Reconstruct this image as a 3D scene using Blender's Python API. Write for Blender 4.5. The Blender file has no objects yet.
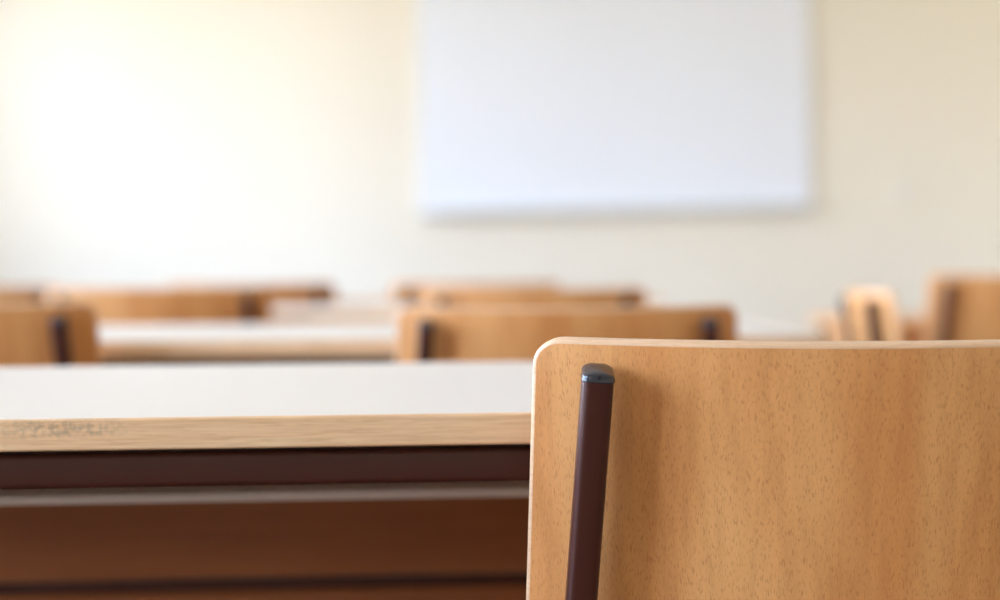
import bpy, bmesh, math, random
from mathutils import Vector, Matrix

random.seed(4)
S = bpy.context.scene
COL = S.collection
R = math.radians

# ------------------------------------------------------------------ materials
def srgb(r, g, b):
    def f(c):
        c /= 255.0
        return c / 12.92 if c <= 0.04045 else ((c + 0.055) / 1.055) ** 2.4
    return (f(r), f(g), f(b), 1.0)

def new_mat(name):
    m = bpy.data.materials.new(name)
    m.use_nodes = True
    nt = m.node_tree
    return m, nt, nt.nodes['Principled BSDF']

def plain(name, col, rough=0.5, spec=0.5, metal=0.0, bump=0.0, bscale=300, vary=0.0):
    m, nt, b = new_mat(name)
    N, L = nt.nodes, nt.links
    b.inputs['Base Color'].default_value = col
    b.inputs['Roughness'].default_value = rough
    b.inputs['Specular IOR Level'].default_value = spec
    b.inputs['Metallic'].default_value = metal
    tc = N.new('ShaderNodeTexCoord')
    if bump > 0:
        n = N.new('ShaderNodeTexNoise'); n.inputs['Scale'].default_value = bscale
        L.new(tc.outputs['Object'], n.inputs['Vector'])
        bp = N.new('ShaderNodeBump'); bp.inputs['Strength'].default_value = bump
        bp.inputs['Distance'].default_value = 0.001
        L.new(n.outputs['Fac'], bp.inputs['Height']); L.new(bp.outputs['Normal'], b.inputs['Normal'])
    if vary > 0:
        n2 = N.new('ShaderNodeTexNoise'); n2.inputs['Scale'].default_value = 2.5
        L.new(tc.outputs['Object'], n2.inputs['Vector'])
        hs = N.new('ShaderNodeHueSaturation'); hs.inputs['Color'].default_value = col
        mr = N.new('ShaderNodeMapRange'); mr.inputs['To Min'].default_value = 1 - vary; mr.inputs['To Max'].default_value = 1 + vary
        L.new(n2.outputs['Fac'], mr.inputs['Value']); L.new(mr.outputs['Result'], hs.inputs['Value'])
        L.new(hs.outputs['Color'], b.inputs['Base Color'])
    return m

def beech(name, light, dark, fleck, stretch, rough=0.38, fleck_amt=0.55, streak=(9, 9, 0.9), worn=None):
    """stretch: scale vector of the flecks (cells per metre on each axis); streak: broad bands along the grain."""
    m, nt, b = new_mat(name)
    N, L = nt.nodes, nt.links
    tc = N.new('ShaderNodeTexCoord')
    oi = N.new('ShaderNodeObjectInfo')
    sh = N.new('ShaderNodeVectorMath'); sh.operation = 'SCALE'
    sh.inputs[0].default_value = (0.13, 0.13, 0.37)
    L.new(oi.outputs['Random'], sh.inputs['Scale'])
    ad = N.new('ShaderNodeVectorMath'); ad.operation = 'ADD'
    L.new(tc.outputs['Object'], ad.inputs[0]); L.new(sh.outputs['Vector'], ad.inputs[1])
    def mapped(sc):
        mp = N.new('ShaderNodeMapping'); mp.inputs['Scale'].default_value = sc
        L.new(ad.outputs['Vector'], mp.inputs['Vector'])
        return mp.outputs['Vector']
    def noise(sc, detail=2.0, dist=0.0):
        n = N.new('ShaderNodeTexNoise'); n.inputs['Scale'].default_value = 1.0
        n.inputs['Detail'].default_value = detail; n.inputs['Distortion'].default_value = dist
        L.new(mapped(sc), n.inputs['Vector'])
        return n.outputs['Fac']
    # broad annual bands
    band = N.new('ShaderNodeValToRGB')
    band.color_ramp.elements[0].position = 0.34; band.color_ramp.elements[0].color = dark
    band.color_ramp.elements[1].position = 0.68; band.color_ramp.elements[1].color = light
    L.new(noise(streak, 3.5, 0.5), band.inputs['Fac'])
    fine = N.new('ShaderNodeValToRGB')
    fine.color_ramp.elements[0].position = 0.30; fine.color_ramp.elements[0].color = (0.88, 0.84, 0.80, 1)
    fine.color_ramp.elements[1].position = 0.62; fine.color_ramp.elements[1].color = (1, 1, 1, 1)
    L.new(noise(tuple(s * 7 for s in streak), 3.0), fine.inputs['Fac'])
    mul = N.new('ShaderNodeMix'); mul.data_type = 'RGBA'; mul.blend_type = 'MULTIPLY'; mul.inputs['Factor'].default_value = 1
    L.new(band.outputs['Color'], mul.inputs['A']); L.new(fine.outputs['Color'], mul.inputs['B'])
    # short dark ray flecks
    fr = N.new('ShaderNodeValToRGB')
    fr.color_ramp.elements[0].position = 0.55; fr.color_ramp.elements[0].color = (0, 0, 0, 1)
    fr.color_ramp.elements[1].position = 0.72; fr.color_ramp.elements[1].color = (1, 1, 1, 1)
    L.new(noise(stretch, 1.0), fr.inputs['Fac'])
    sc = N.new('ShaderNodeMath'); sc.operation = 'MULTIPLY'; sc.inputs[1].default_value = fleck_amt
    L.new(fr.outputs['Color'], sc.inputs[0])
    mx = N.new('ShaderNodeMix'); mx.data_type = 'RGBA'
    L.new(sc.outputs['Value'], mx.inputs['Factor']); L.new(mul.outputs['Result'], mx.inputs['A'])
    mx.inputs['B'].default_value = fleck
    col = mx.outputs['Result']
    if worn:
        # a rubbed grey mark of its own shape on the band
        cx, hw, cz, hz = worn
        sp = N.new('ShaderNodeSeparateXYZ'); L.new(tc.outputs['Object'], sp.inputs[0])
        def bump1(sock, c, h):
            a = N.new('ShaderNodeMath'); a.operation = 'SUBTRACT'; a.inputs[1].default_value = c; L.new(sock, a.inputs[0])
            d = N.new('ShaderNodeMath'); d.operation = 'ABSOLUTE'; L.new(a.outputs[0], d.inputs[0])
            r = N.new('ShaderNodeMapRange'); r.inputs['From Min'].default_value = h; r.inputs['From Max'].default_value = h * 0.4
            L.new(d.outputs[0], r.inputs['Value'])
            return r.outputs['Result']
        p = N.new('ShaderNodeMath'); p.operation = 'MULTIPLY'
        L.new(bump1(sp.outputs['X'], cx, hw), p.inputs[0]); L.new(bump1(sp.outputs['Z'], cz, hz), p.inputs[1])
        nz = N.new('ShaderNodeTexNoise'); nz.inputs['Scale'].default_value = 300; nz.inputs['Detail'].default_value = 4
        L.new(tc.outputs['Object'], nz.inputs['Vector'])
        rr = N.new('ShaderNodeMapRange'); rr.inputs['From Min'].default_value = 0.42; rr.inputs['From Max'].default_value = 0.62
        L.new(nz.outputs['Fac'], rr.inputs['Value'])
        q = N.new('ShaderNodeMath'); q.operation = 'MULTIPLY'
        L.new(p.outputs[0], q.inputs[0]); L.new(rr.outputs['Result'], q.inputs[1])
        q2 = N.new('ShaderNodeMath'); q2.operation = 'MULTIPLY'; q2.inputs[1].default_value = 0.42; L.new(q.outputs[0], q2.inputs[0])
        mw = N.new('ShaderNodeMix'); mw.data_type = 'RGBA'
        L.new(q2.outputs[0], mw.inputs['Factor']); L.new(col, mw.inputs['A']); mw.inputs['B'].default_value = srgb(140, 124, 108)
        col = mw.outputs['Result']
    L.new(col, b.inputs['Base Color'])
    b.inputs['Roughness'].default_value = rough
    b.inputs['Specular IOR Level'].default_value = 0.4
    bp = N.new('ShaderNodeBump'); bp.inputs['Strength'].default_value = 0.12; bp.inputs['Distance'].default_value = 0.0004
    bp.invert = True
    L.new(fr.outputs['Color'], bp.inputs['Height']); L.new(bp.outputs['Normal'], b.inputs['Normal'])
    return m

WOOD_L, WOOD_D, FLECK = srgb(237, 177, 112), srgb(223, 155, 91), srgb(172, 98, 48)
M = {}
M['ply'] = beech('beech_plywood', WOOD_L, WOOD_D, FLECK, (1700, 1700, 180), streak=(17, 17, 0.8), fleck_amt=0.5)
M['ply_edge'] = beech('beech_ply_rim', srgb(240, 204, 166), srgb(230, 190, 150), srgb(204, 154, 110), (150, 150, 900), streak=(3, 3, 400), rough=0.3, fleck_amt=0.25)
M['seat'] = beech('beech_seat_plywood', WOOD_L, WOOD_D, FLECK, (1700, 180, 1700), streak=(17, 0.8, 17), fleck_amt=0.5)
EL, ED, EF = srgb(255, 222, 178), srgb(248, 205, 158), srgb(216, 168, 114)
M['edge'] = beech('beech_edging', EL, ED, EF, (60, 420, 560), streak=(4, 90, 120), fleck_amt=0.30, rough=0.45)
M['edge_worn'] = beech('beech_edging_rubbed', EL, ED, EF, (60, 420, 560), streak=(4, 90, 120), fleck_amt=0.30, rough=0.45,
                       worn=(-0.115, 0.040, 0.7448, 0.0065))
M['panel'] = beech('brown_modesty_board', srgb(156, 92, 44), srgb(136, 76, 33), srgb(110, 58, 24), (60, 400, 400), streak=(1.5, 30, 30), fleck_amt=0.2, rough=0.5)
M['table'] = beech('beech_table_wood', WOOD_L, WOOD_D, FLECK, (150, 900, 900), streak=(0.9, 17, 17), fleck_amt=0.4)
M['laminate'] = plain('white_laminate', srgb(232, 224, 213), 0.34, 0.5, bump=0.04, bscale=700)
M['shelf'] = plain('grey_shelf_laminate', srgb(226, 218, 210), 0.5)
M['metal'] = plain('brown_enamel', srgb(70, 30, 18), 0.42, 0.4, bump=0.03, bscale=900)
M['cap'] = plain('dark_plastic', srgb(44, 45, 54), 0.2, 0.6)
M['foot'] = plain('black_rubber', srgb(38, 34, 32), 0.6)
M['wall'] = plain('cream_paint', srgb(241, 234, 216), 0.75, 0.3, bump=0.10, bscale=160, vary=0.015)
M['ceiling'] = plain('white_ceiling_paint', srgb(244, 242, 236), 0.8, 0.3, bump=0.08, bscale=140)
M['base'] = plain('baseboard_paint', srgb(205, 184, 150), 0.5)
M['board'] = plain('white_enamel_board', srgb(239, 244, 250), 0.42, 0.4)
M['alu'] = plain('pale_grey_frame_paint', srgb(206, 209, 208), 0.4, 0.5)
M['board_frame'] = plain('white_frame_paint', srgb(232, 236, 240), 0.4)
M['switch'] = plain('switch_plastic', srgb(238, 234, 222), 0.35)
M['winframe'] = plain('white_window_paint', srgb(240, 240, 238), 0.45)

def glass_mat():
    m, nt, b = new_mat('window_glass')
    N, L = nt.nodes, nt.links
    N.remove(b)
    out = N['Material Output']
    tr = N.new('ShaderNodeBsdfTransparent'); gl = N.new('ShaderNodeBsdfGlossy'); gl.inputs['Roughness'].default_value = 0.02
    fr = N.new('ShaderNodeFresnel'); fr.inputs['IOR'].default_value = 1.3
    mx = N.new('ShaderNodeMixShader')
    L.new(fr.outputs[0], mx.inputs[0]); L.new(tr.outputs[0], mx.inputs[1]); L.new(gl.outputs[0], mx.inputs[2])
    L.new(mx.outputs[0], out.inputs['Surface'])
    return m
M['glass'] = glass_mat()

def floor_mat():
    m, nt, b = new_mat('brown_parquet')
    N, L = nt.nodes, nt.links
    tc = N.new('ShaderNodeTexCoord')
    br = N.new('ShaderNodeTexBrick'); br.inputs['Scale'].default_value = 1.0
    br.inputs['Brick Width'].default_value = 0.45; br.inputs['Row Height'].default_value = 0.07
    br.inputs['Mortar Size'].default_value = 0.0012
    br.inputs['Color1'].default_value = srgb(112, 78, 52); br.inputs['Color2'].default_value = srgb(98, 66, 42)
    br.inputs['Mortar'].default_value = srgb(80, 54, 36)
    L.new(tc.outputs['Object'], br.inputs['Vector'])
    mp = N.new('ShaderNodeMapping'); mp.inputs['Scale'].default_value = (6, 90, 6); L.new(tc.outputs['Object'], mp.inputs['Vector'])
    n = N.new('ShaderNodeTexNoise'); n.inputs['Scale'].default_value = 1; n.inputs['Detail'].default_value = 3
    L.new(mp.outputs['Vector'], n.inputs['Vector'])
    mr = N.new('ShaderNodeMapRange'); mr.inputs['To Min'].default_value = 0.8; mr.inputs['To Max'].default_value = 1.15
    L.new(n.outputs['Fac'], mr.inputs['Value'])
    hs = N.new('ShaderNodeHueSaturation'); L.new(br.outputs['Color'], hs.inputs['Color']); L.new(mr.outputs['Result'], hs.inputs['Value'])
    L.new(hs.outputs['Color'], b.inputs['Base Color'])
    b.inputs['Roughness'].default_value = 0.4
    return m
M['floor'] = floor_mat()

# ------------------------------------------------------------------ mesh helpers
def link(name, bm, mat, parent=None, smooth=False, bevel=0.0, seg=2, angle=35):
    bmesh.ops.recalc_face_normals(bm, faces=bm.faces)
    me = bpy.data.meshes.new(name)
    bm.to_mesh(me); bm.free()
    for m in (mat if isinstance(mat, (list, tuple)) else [mat]):
        me.materials.append(m)
    if smooth or bevel:
        for p in me.polygons: p.use_smooth = True
        try: me.set_sharp_from_angle(angle=R(angle))
        except Exception: pass
    o = bpy.data.objects.new(name, me)
    COL.objects.link(o)
    if parent: o.parent = parent
    if bevel:
        for p in me.polygons: p.use_smooth = True
        b = o.modifiers.new('edge_round', 'BEVEL'); b.width = bevel; b.segments = seg
        b.limit_method = 'ANGLE'; b.angle_limit = R(angle); b.harden_normals = True
    return o

def box(bm, x0, x1, y0, y1, z0, z1):
    v = [bm.verts.new((x, y, z)) for z in (z0, z1) for y in (y0, y1) for x in (x0, x1)]
    for f in ((0, 1, 3, 2), (4, 5, 7, 6), (0, 1, 5, 4), (2, 3, 7, 6), (0, 2, 6, 4), (1, 3, 7, 5)):
        bm.faces.new([v[i] for i in f])
    return bm

def BX(*a):
    return box(bmesh.new(), *a)

def rrect(w, h, r, n=4):
    pts = []
    for cx, cy, a0 in ((w/2-r, h/2-r, 0), (-w/2+r, h/2-r, 90), (-w/2+r, -h/2+r, 180), (w/2-r, -h/2+r, 270)):
        for k in range(n + 1):
            a = R(a0 + 90.0 * k / n)
            pts.append((cx + r * math.cos(a), cy + r * math.sin(a)))
    return pts

def fillet(pts, rad, n=6):
    pts = [Vector(p) for p in pts]
    out = [pts[0]]
    for i in range(1, len(pts) - 1):
        p, a, b = pts[i], pts[i-1], pts[i+1]
        u, v = (a - p).normalized(), (b - p).normalized()
        ang = u.angle(v)
        t = min(rad / math.tan(ang / 2), (a - p).length * 0.45, (b - p).length * 0.45)
        p0, p1 = p + u * t, p + v * t
        for k in range(n + 1):
            s = k / n
            out.append(p0 * (1-s)**2 + p * 2*s*(1-s) + p1 * s**2)
    out.append(pts[-1])
    return out

def sweep(bm, path, sect, ref=(1, 0, 0)):
    path = [Vector(p) for p in path]
    ref = Vector(ref)
    rings = []
    for i, p in enumerate(path):
        t = (path[min(i+1, len(path)-1)] - path[max(i-1, 0)]).normalized()
        sx = (ref - t * ref.dot(t)).normalized()
        sy = t.cross(sx)
        rings.append([bm.verts.new(p + sx * a + sy * b) for a, b in sect])
    n = len(sect)
    for r0, r1 in zip(rings, rings[1:]):
        for k in range(n):
            bm.faces.new((r0[k], r0[(k+1) % n], r1[(k+1) % n], r1[k]))
    bm.faces.new(rings[0]); bm.faces.new(rings[-1])
    return bm

def sheet(fmap, hw, lo, hi, rad, thick, nu=40, nv=10, er=0.003, es=4):
    """curved plate: outline is a rounded rectangle |u|<=hw, lo<=v<=hi; fmap(u,v)->(point, normal); er rounds its rim."""
    bm = bmesh.new()
    nc = 8
    er = min(er, thick / 2 * 0.98, rad * 0.8)
    def columns(ins):
        h, r = hw - ins, rad - ins
        us = [-h + r * (1 - math.cos(R(90.0 * k / nc))) for k in range(nc + 1)]
        us += [-h + r + (2*h - 2*r) * k / nu for k in range(1, nu)]
        us += [-u for u in reversed(us[:nc + 1])]
        cols = []
        for u in us:
            e = max(0.0, abs(u) - (h - r))
            d = r - math.sqrt(max(0.0, r*r - e*e))
            a, b = lo + ins + d, hi - ins - d
            cols.append([(u, a + (b - a) * k / nv) for k in range(nv + 1)])
        return cols
    def grid(ins, off):
        g = []
        for c in columns(ins):
            row = []
            for u, v in c:
                p, n = fmap(u, v)
                row.append(bm.verts.new(p + n * off))
            g.append(row)
        return g
    def rim(ins, off):
        c = columns(ins)
        n = len(c)
        uv = [c[i][0] for i in range(n)] + [c[-1][j] for j in range(1, nv)] + [c[i][nv] for i in range(n - 1, -1, -1)] + [c[0][j] for j in range(nv - 1, 0, -1)]
        return [bm.verts.new(p + nn * off) for p, nn in (fmap(u, v) for u, v in uv)]
    def border(g):
        n = len(g)
        return [g[i][0] for i in range(n)] + [g[-1][j] for j in range(1, nv)] + [g[i][nv] for i in range(n - 1, -1, -1)] + [g[0][j] for j in range(nv - 1, 0, -1)]
    A, B = grid(er, thick / 2), grid(er, -thick / 2)
    for g, fl in ((A, False), (B, True)):
        for i in range(len(g) - 1):
            for k in range(nv):
                f = (g[i][k], g[i+1][k], g[i+1][k+1], g[i][k+1])
                bm.faces.new(tuple(reversed(f)) if fl else f)
    loops = [border(A)]
    for sgn in (1, -1):
        ks = range(1, es + 1) if sgn == 1 else range(es, 0, -1)
        for k in ks:
            a = R(90.0 * k / es)
            loops.append(rim(er * (1 - math.sin(a)), sgn * (thick / 2 - er + er * math.cos(a))))
    loops.append(border(B))
    for l0, l1 in zip(loops, loops[1:]):
        m = len(l0)
        for k in range(m):
            bm.faces.new((l0[k], l0[(k+1) % m], l1[(k+1) % m], l1[k])).material_index = 1
    return bm

def empty(name, loc, rz=0.0, scale=(1, 1, 1)):
    o = bpy.data.objects.new(name, None)
    o.empty_display_size = 0.1
    o.location = loc; o.rotation_euler = (0, 0, rz); o.scale = scale
    COL.objects.link(o)
    return o

def tag(o, label, cat, group=None):
    o['label'] = label; o['category'] = cat
    if group: o['group'] = group
    return o

def copy_tree(o, parent=None):
    c = o.copy(); COL.objects.link(c)
    if parent: c.parent = parent
    for ch in list(o.children): copy_tree(ch, c)
    return c

def structure(o):
    o['kind'] = 'structure'
    return o

# ------------------------------------------------------------------ chair
CH_H, CH_HW, CH_SAG, CH_T = 0.7954, 0.180, 0.042, 0.010
REC = math.tan(R(8)); TAPER = 0.032; DIP = 0.002

def back_map(u, v):
    # v measured down from the top edge (v<=0)
    q = 1 - (u / CH_HW) ** 2
    def P(u, v):
        q = 1 - (u / CH_HW) ** 2
        return Vector((u * (1 - v * TAPER / CH_HW), -CH_SAG * q - v * REC, CH_H + v - DIP * q * max(0.0, 1 + v / 0.1)))
    e = 1e-4
    n = (P(u + e, v) - P(u - e, v)).cross(P(u, v + e) - P(u, v - e)).normalized()
    return P(u, v), n

def seat_map(u, v):
    def P(u, v):
        drop = -0.045 * max(0.0, (v - 0.30) / 0.10) ** 2
        lift = 0.022 * max(0.0, (0.10 - v) / 0.09) ** 2
        return Vector((u * (0.96 + 0.06 * v / 0.4), v, 0.452 + drop + lift + 0.012 * (u / 0.18) ** 2))
    e = 1e-4
    n = (P(u + e, v) - P(u - e, v)).cross(P(u, v + e) - P(u, v - e)).normalized()
    return P(u, v), n

def make_chair():
    root = empty('classroom_chair', (0, 0, 0))
    link('backrest', sheet(back_map, CH_HW, -0.262, 0.0, 0.0145, CH_T, nu=44, nv=14, er=0.0026, es=5), [M['ply'], M['ply_edge']], root, smooth=True, angle=60)
    link('seat', sheet(seat_map, 0.176, 0.035, 0.40, 0.03, 0.011, nu=24, nv=20, er=0.004, es=3), [M['seat'], M['ply_edge']], root, smooth=True, angle=60)
    SECT = rrect(0.0164, 0.019, 0.0044, 5)
    for s in (-1, 1):
        z0 = CH_H - 0.0180
        def up(z):
            d = CH_H - z
            return (s * (0.1473 + 0.070 * d), -0.0355 + REC * d, z)
        path = [up(z0), up(0.47), (s * 0.183, -0.085, 0.012)]
        bm = sweep(bmesh.new(), fillet(path, 0.09, 8), SECT)
        u = link('upright', bm, M['metal'], root, smooth=True, angle=50)
        # domed end cap that sits on the tube end
        bm = bmesh.new()
        pt = Vector(up(z0)); t = (Vector(up(z0)) - Vector(up(z0 - 0.1))).normalized()
        prof = [(-0.0030, 1.0), (-0.0030, 1.05), (-0.0016, 1.06), (-0.0012, 1.02), (0.0020, 1.02), (0.0026, 0.98), (0.0029, 0.88), (0.0030, 0.5), (0.0030, 0.1)]
        ref = Vector((1, 0, 0)); sx = (ref - t * ref.dot(t)).normalized(); sy = t.cross(sx)
        rings = []
        for h, k in prof:
            ring = []
            for a, b in SECT:
                hh = h + (0.0013 * (b * k / 0.0095) - 0.0018 * (abs(a) * k / 0.0086) ** 2 if h > 0 else 0)
                ring.append(bm.verts.new(pt + t * hh + sx * (a * k) + sy * (b * k)))
            rings.append(ring)
        n = len(SECT)
        for r0, r1 in zip(rings, rings[1:]):
            for k in range(n):
                bm.faces.new((r0[k], r0[(k+1) % n], r1[(k+1) % n], r1[k]))
        bm.faces.new(rings[0]); bm.faces.new(rings[-1])
        # moulded rib down the front of the cap
        rb = [bm.verts.new(pt + t * h + sx * a + sy * b) for h in (-0.0012, 0.0008) for b in (-0.0104, -0.0088) for a in (-0.0007, 0.0007)]
        for f in ((0, 1, 3, 2), (4, 5, 7, 6), (0, 1, 5, 4), (2, 3, 7, 6), (0, 2, 6, 4), (1, 3, 7, 5)):
            bm.faces.new([rb[q] for q in f])
        c = link('end_cap', bm, M['cap'], u, smooth=True, angle=60)
        c['label'] = 'dark glossy plastic end cap'
        foot = BX(s * 0.183 - 0.011, s * 0.183 + 0.011, -0.098, -0.076, 0.0, 0.020)
        link('foot_cap', foot, M['foot'], u, bevel=0.002)
        # side rail under the seat flowing into the front leg
        path = [(s * 0.160, 0.012, 0.432), (s * 0.160, 0.350, 0.422), (s * 0.172, 0.385, 0.012)]
        lg = link('leg', sweep(bmesh.new(), fillet(path, 0.05, 8), SECT), M['metal'], root, smooth=True, angle=50)
        link('foot_cap', BX(s * 0.172 - 0.011, s * 0.172 + 0.011, 0.374, 0.396, 0.0, 0.020), M['foot'], lg, bevel=0.002)
    for y, z in ((0.06, 0.424), (0.32, 0.416)):
        link('crossbar', sweep(bmesh.new(), [(-0.16, y, z), (0.16, y, z)], rrect(0.016, 0.016, 0.004, 3), ref=(0, 0, 1)), M['metal'], root, smooth=True, angle=50)
    return root

# ------------------------------------------------------------------ desk
DW, DD, DZ, DT = 0.65, 0.47, 0.75, 0.018

def make_desk(edge_mat):
    root = empty('school_desk', (0, 0, 0))
    e = 0.004
    top = link('tabletop', BX(-DW + e, DW - e, e, DD - e, DZ - DT, DZ - 0.0001), M['laminate'], root)
    bm = bmesh.new()
    outer = [(-DW, 0), (DW, 0), (DW, DD), (-DW, DD)]
    inner = [(-DW + e, e), (DW - e, e), (DW - e, DD - e), (-DW + e, DD - e)]
    vs = {}
    for nm, lst in (('o', outer), ('i', inner)):
        for z in (DZ - DT, DZ):
            vs[nm, z] = [bm.verts.new((x, y, z)) for x, y in lst]
    a, b = DZ - DT, DZ
    for k in range(4):
        l = (k + 1) % 4
        bm.faces.new((vs['o', a][k], vs['o', a][l], vs['o', b][l], vs['o', b][k]))
        bm.faces.new((vs['i', a][k], vs['i', b][k], vs['i', b][l], vs['i', a][l]))
        bm.faces.new((vs['o', b][k], vs['o', b][l], vs['i', b][l], vs['i', b][k]))
        bm.faces.new((vs['o', a][k], vs['i', a][k], vs['i', a][l], vs['o', a][l]))
    eb = link('edge_banding', bm, edge_mat, top, bevel=0.0018, seg=3)
    eb['label'] = 'pale beech edge strip'
    sect = rrect(0.020, 0.020, 0.0035, 4)
    zr = DZ - DT - 0.0025 - 0.010
    lx, ly0, ly1 = DW - 0.035, 0.020, DD - 0.030
    def rail(p, q, ref):
        link('rail', sweep(bmesh.new(), [p, q], sect, ref=ref), M['metal'], root, smooth=True, angle=50)
    rail((-lx, ly0, zr), (lx, ly0, zr), (0, 0, 1)); rail((-lx, ly1, zr), (lx, ly1, zr), (0, 0, 1))
    rail((-lx, ly0, zr), (-lx, ly1, zr), (0, 0, 1)); rail((lx, ly0, zr), (lx, ly1, zr), (0, 0, 1))
    ls = rrect(0.026, 0.026, 0.005, 4)
    for x in (-lx, lx):
        for y in (ly0 + 0.003, ly1 - 0.003):
            g = link('leg', sweep(bmesh.new(), [(x, y, 0.010), (x, y, DZ - DT)], ls), M['metal'], root, smooth=True, angle=50)
            link('foot_cap', BX(x - 0.015, x + 0.015, y - 0.015, y + 0.015, 0.0, 0.022), M['foot'], g, bevel=0.003)
    # book shelf with a pale front lip, hung on two brackets
    bm = BX(-0.585, 0.585, 0.205, 0.415, 0.6725, 0.6785)
    sh = link('book_shelf', bm, M['shelf'], root, bevel=0.001)
    for x in (-0.5875, 0.5875):
        link('bracket', BX(x - 0.0025, x + 0.0025, 0.205, 0.415, 0.6725, DZ - DT), M['metal'], sh, bevel=0.0008)
    link('modesty_panel', BX(-0.602, 0.602, 0.428, 0.440, 0.578, 0.706), M['panel'], root, bevel=0.001)
    link('modesty_panel', BX(-0.602, 0.602, 0.428, 0.440, 0.400, 0.5665), M['panel'], root, bevel=0.001)
    link('crossbar', sweep(bmesh.new(), [(-lx, 0.434, 0.572), (lx, 0.434, 0.572)], rrect(0.008, 0.016, 0.002, 3), ref=(0, 0, 1)), M['metal'], root, smooth=True, angle=50)
    return root

# ------------------------------------------------------------------ room shell
XL, XR, YB, YF, ZC = -3.7, 3.5, -2.6, 9.0, 3.0
TH = 0.15
structure(link('floor', BX(XL - TH, XR + TH, YB - TH, YF + TH, -0.1, 0.0), M['floor']))
structure(link('ceiling', BX(XL - TH, XR + TH, YB - TH, YF + TH, ZC, ZC + 0.1), M['ceiling']))
structure(link('wall_front', BX(XL - TH, XR + TH, YF, YF + TH, 0, ZC), M['wall']))
structure(link('wall_back', BX(XL - TH, XR + TH, YB - TH, YB, 0, ZC), M['wall']))
structure(link('wall_right', BX(XR, XR + TH, YB, YF, 0, ZC), M['wall']))
WIN = [(-1.4, 0.6), (1.2, 2.8), (3.3, 5.2), (5.7, 8.36)]
WZ0, WZ1 = 0.65, 2.8
bm = bmesh.new()
box(bm, XL - TH, XL, YB, YF, 0, WZ0)
box(bm, XL - TH, XL, YB, YF, WZ1, ZC)
ys = [YB] + [y for w in WIN for y in w] + [YF]
for k in range(0, len(ys), 2):
    box(bm, XL - TH, XL, ys[k], ys[k+1], WZ0, WZ1)
structure(link('wall_left', bm, M['wall']))
for i, (y0, y1) in enumerate(WIN, 1):
    bm = bmesh.new()
    xa, xb = XL - 0.10, XL - 0.05
    f = 0.05
    ym = (y0 + y1) / 2
    box(bm, xa, xb, y0, y0 + f, WZ0, WZ1); box(bm, xa, xb, y1 - f, y1, WZ0, WZ1)
    box(bm, xa, xb, y0 + f, y1 - f, WZ0, WZ0 + f); box(bm, xa, xb, y0 + f, y1 - f, WZ1 - f, WZ1)
    box(bm, xa, xb, ym - 0.04, ym + 0.04, WZ0 + f, WZ1 - f)
    w = structure(link('window_%d' % i, bm, M['winframe']))
    link('window_pane', BX(XL - 0.079, XL - 0.075, y0 + f, ym - 0.04, WZ0 + f, WZ1 - f), M['glass'], w)
    link('window_pane', BX(XL - 0.079, XL - 0.075, ym + 0.04, y1 - f, WZ0 + f, WZ1 - f), M['glass'], w)
    link('window_sill', BX(XL - 0.05, XL + 0.06, y0 - 0.04, y1 + 0.04, WZ0 - 0.03, WZ0), M['winframe'], w, bevel=0.003)
for nm, a in (('baseboard_front', (XL, XR, YF - 0.015, YF, 0, 0.09)), ('baseboard_right', (XR - 0.015, XR, YB, YF - 0.015, 0, 0.09)),
              ('baseboard_left', (XL, XL + 0.015, YB, YF - 0.015, 0, 0.09))):
    structure(link(nm, BX(*a), M['base'], bevel=0.003))

# ------------------------------------------------------------------ front wall fittings
wb = empty('whiteboard', (0.634, YF, 1.092)); wb.rotation_euler = (0, R(-0.6), 0)
hw, hh = 1.065, 1.25
link('writing_surface', BX(-hw + 0.02, hw - 0.02, -0.022, 0.0, 0.02, hh - 0.02), M['board'], wb)
bm = bmesh.new()
box(bm, -hw, hw, -0.024, 0.0, 0, 0.028); box(bm, -hw, hw, -0.024, 0.0, hh - 0.028, hh)
box(bm, -hw, -hw + 0.028, -0.024, 0.0, 0.028, hh - 0.028); box(bm, hw - 0.028, hw, -0.024, 0.0, 0.028, hh - 0.028)
link('board_frame', bm, M['board_frame'], wb, bevel=0.003)
bm = bmesh.new()
box(bm, -hw, hw, -0.085, -0.024, 0.0, 0.006); box(bm, -hw, hw, -0.085, -0.081, 0.006, 0.016)
link('pen_tray', bm, M['alu'], wb, bevel=0.001)
tag(wb, 'large white board in a slim grey frame on the cream front wall', 'whiteboard')

sw = empty('light_switch', (2.21, YF, 1.20))
link('switch_plate', BX(-0.042, 0.042, -0.010, 0.0, -0.06, 0.06), M['switch'], sw, bevel=0.004)
link('rocker', BX(-0.026, 0.026, -0.015, -0.009, -0.032, 0.032), M['switch'], sw, bevel=0.002)
tag(sw, 'small white light switch on the cream wall right of the whiteboard', 'light switch')

# ------------------------------------------------------------------ furniture
CHAIR_GROUP, DESK_GROUP = 'beech classroom chairs', 'white topped school desks'
chair = make_chair()
chair.location = (0.1992, 0.888, 0)
tag(chair, 'big sharp beech plywood chair closest to the viewer, its brown upright and cap in focus', 'chair', CHAIR_GROUP)
LOW = 0.7831 / CH_H
def put_chair(x, y, rz, label, z=LOW):
    c = copy_tree(chair)
    c.location = (x, y, 0); c.rotation_euler = (0, 0, R(rz)); c.scale = (1, 1, z)
    tag(c, label, 'chair', CHAIR_GROUP)
    return c
put_chair(0.0715, 1.76, 0, 'beech chair tucked at the second desk, just past the sharp nearest chair', LOW * 1.006)
put_chair(-0.611, 1.76, 0, 'beech chair tucked at the second desk, cut by the left picture edge', LOW * 1.014)
put_chair(0.054, 2.66, 0, 'beech chair at the third desk, right seat, peeking above the chair before it', LOW * 1.010)
put_chair(-0.551, 2.66, 0, 'beech chair at the third desk, left seat, behind the white second desktop', LOW * 1.017)
put_chair(-0.052, 3.55, 0, 'beech chair at the fourth desk, right seat, below the left edge of the whiteboard', LOW * 1.006)
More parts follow.
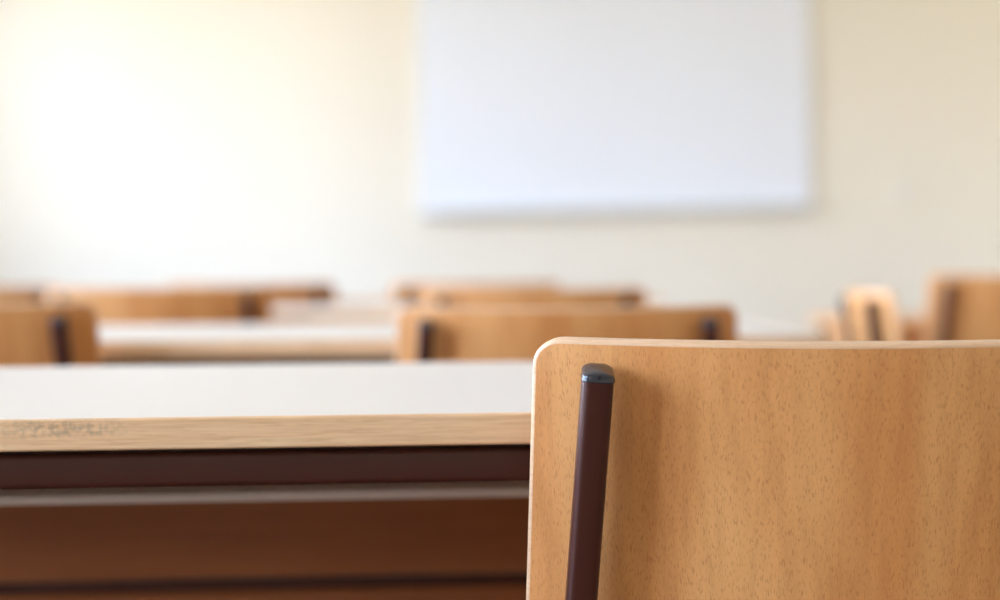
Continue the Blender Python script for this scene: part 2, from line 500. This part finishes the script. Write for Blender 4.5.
put_chair(-0.535, 3.55, 0, 'beech chair at the fourth desk, left seat, top edge showing over the third row', LOW * 1.008)
put_chair(-1.165, 3.68, 0, 'far beech chair left of the fourth desk, a sliver at the left picture edge')
put_chair(1.024, 3.25, 0, 'beech chair by the right picture edge, back turned, tucked at the low wooden table', 1.008)
put_chair(0.628, 2.75, -95, 'beech chair turned sideways in front of the low wooden table on the right')

desk = make_desk(M['edge_worn'])
desk.location = (-0.13, 0.921, 0); desk.rotation_euler = (0, 0, R(4.5))
tag(desk, 'nearest white topped desk with rubbed beech edge and brown rail', 'desk', DESK_GROUP)
first = True
proto = make_desk(M['edge'])
def put_desk(x, y, label, rz=0.0):
    global first
    d = proto if first else copy_tree(proto)
    first = False
    d.location = (x, y, 0); d.rotation_euler = (0, 0, R(rz))
    tag(d, label, 'desk', DESK_GROUP)
put_desk(-0.293, 1.80, 'white topped desk of the second row, straight behind the nearest desk', 1.5)
put_desk(-0.293, 2.70, 'white topped desk of the third row, mostly hidden by chair backs')
put_desk(-0.293, 3.59, 'white topped desk of the fourth row, nearest to the front wall')

# low wooden table by the right edge
tb = empty('side_table', (1.295, 3.34, 0))
tag(tb, 'low wooden table by the right picture edge, behind the sideways chair', 'table')
tx, td, tz = 0.58, 0.48, 0.703
link('tabletop', BX(-tx, tx, 0, td, tz - 0.02, tz), M['table'], tb, bevel=0.003, seg=3)
for nm, a in (('apron', (-tx + 0.07, tx - 0.07, 0.028, 0.046, tz - 0.12, tz - 0.02)), ('apron', (-tx + 0.07, tx - 0.07, td - 0.046, td - 0.028, tz - 0.12, tz - 0.02)),
              ('apron', (-tx + 0.028, -tx + 0.046, 0.07, td - 0.07, tz - 0.12, tz - 0.02)), ('apron', (tx - 0.046, tx - 0.028, 0.07, td - 0.07, tz - 0.12, tz - 0.02))):
    link(nm, BX(*a), M['table'], tb, bevel=0.001)
for x in (-tx + 0.045, tx - 0.045):
    for y in (0.045, td - 0.045):
        g = link('leg', sweep(bmesh.new(), [(x, y, 0.01), (x, y, tz - 0.02)], rrect(0.05, 0.05, 0.006, 3)), M['metal'], tb, smooth=True, angle=50)
        link('foot_cap', BX(x - 0.027, x + 0.027, y - 0.027, y + 0.027, 0, 0.02), M['foot'], g, bevel=0.003)

# ------------------------------------------------------------------ light
w = bpy.data.worlds.new('sky'); S.world = w; w.use_nodes = True
nt = w.node_tree; N, L = nt.nodes, nt.links
bg = N['Background']
tc = N.new('ShaderNodeTexCoord'); sp = N.new('ShaderNodeSeparateXYZ'); L.new(tc.outputs['Generated'], sp.inputs[0])
mr = N.new('ShaderNodeMapRange'); mr.inputs['From Min'].default_value = -1; mr.inputs['From Max'].default_value = 1
L.new(sp.outputs['Z'], mr.inputs['Value'])
cr = N.new('ShaderNodeValToRGB')
els = cr.color_ramp.elements
els[0].position = 0.0; els[0].color = (0.46, 0.45, 0.41, 1)
els[1].position = 1.0; els[1].color = (0.46, 0.74, 1.30, 1)
k = els.new(0.48); k.color = (0.50, 0.49, 0.45, 1)
k = els.new(0.53); k.color = (0.92, 1.02, 1.24, 1)
k = els.new(0.70); k.color = (0.62, 0.89, 1.38, 1)
L.new(mr.outputs['Result'], cr.inputs['Fac']); L.new(cr.outputs['Color'], bg.inputs['Color'])
bg.inputs['Strength'].default_value = 18.8
for y0, y1 in WIN:
    ld = bpy.data.lights.new('window_portal', 'AREA'); ld.shape = 'RECTANGLE'
    ld.size = WZ1 - WZ0; ld.size_y = y1 - y0
    ld.cycles.is_portal = True
    lo = bpy.data.objects.new('window_portal', ld); COL.objects.link(lo)
    lo.location = (XL - 0.12, (y0 + y1) / 2, (WZ0 + WZ1) / 2)
    lo.rotation_euler = (0, R(-90), 0)

# ------------------------------------------------------------------ camera
cam = bpy.data.cameras.new('camera'); co = bpy.data.objects.new('camera', cam); COL.objects.link(co)
FPX = 1650.0
cam.sensor_fit = 'HORIZONTAL'; cam.sensor_width = 36.0; cam.lens = FPX * 36.0 / 1000.0
cam.clip_start = 0.02
pitch = math.atan(41.3 / FPX)
co.matrix_world = Matrix.Translation((0, 0, 0.8373)) @ Matrix.Rotation(R(90) - pitch, 4, 'X') @ Matrix.Rotation(R(-0.35), 4, 'Z')
cam.dof.use_dof = True; cam.dof.focus_distance = 0.885; cam.dof.aperture_fstop = 3.35
S.camera = co

S.view_settings.view_transform = 'Standard'; S.view_settings.look = 'None'
S.view_settings.gamma = 1.0; S.view_settings.use_curve_mapping = False
S.view_settings.exposure = 0.0
S.cycles.max_bounces = 12; S.cycles.diffuse_bounces = 8
S.cycles.use_denoising = True
S.cycles.sample_clamp_indirect = 8.0
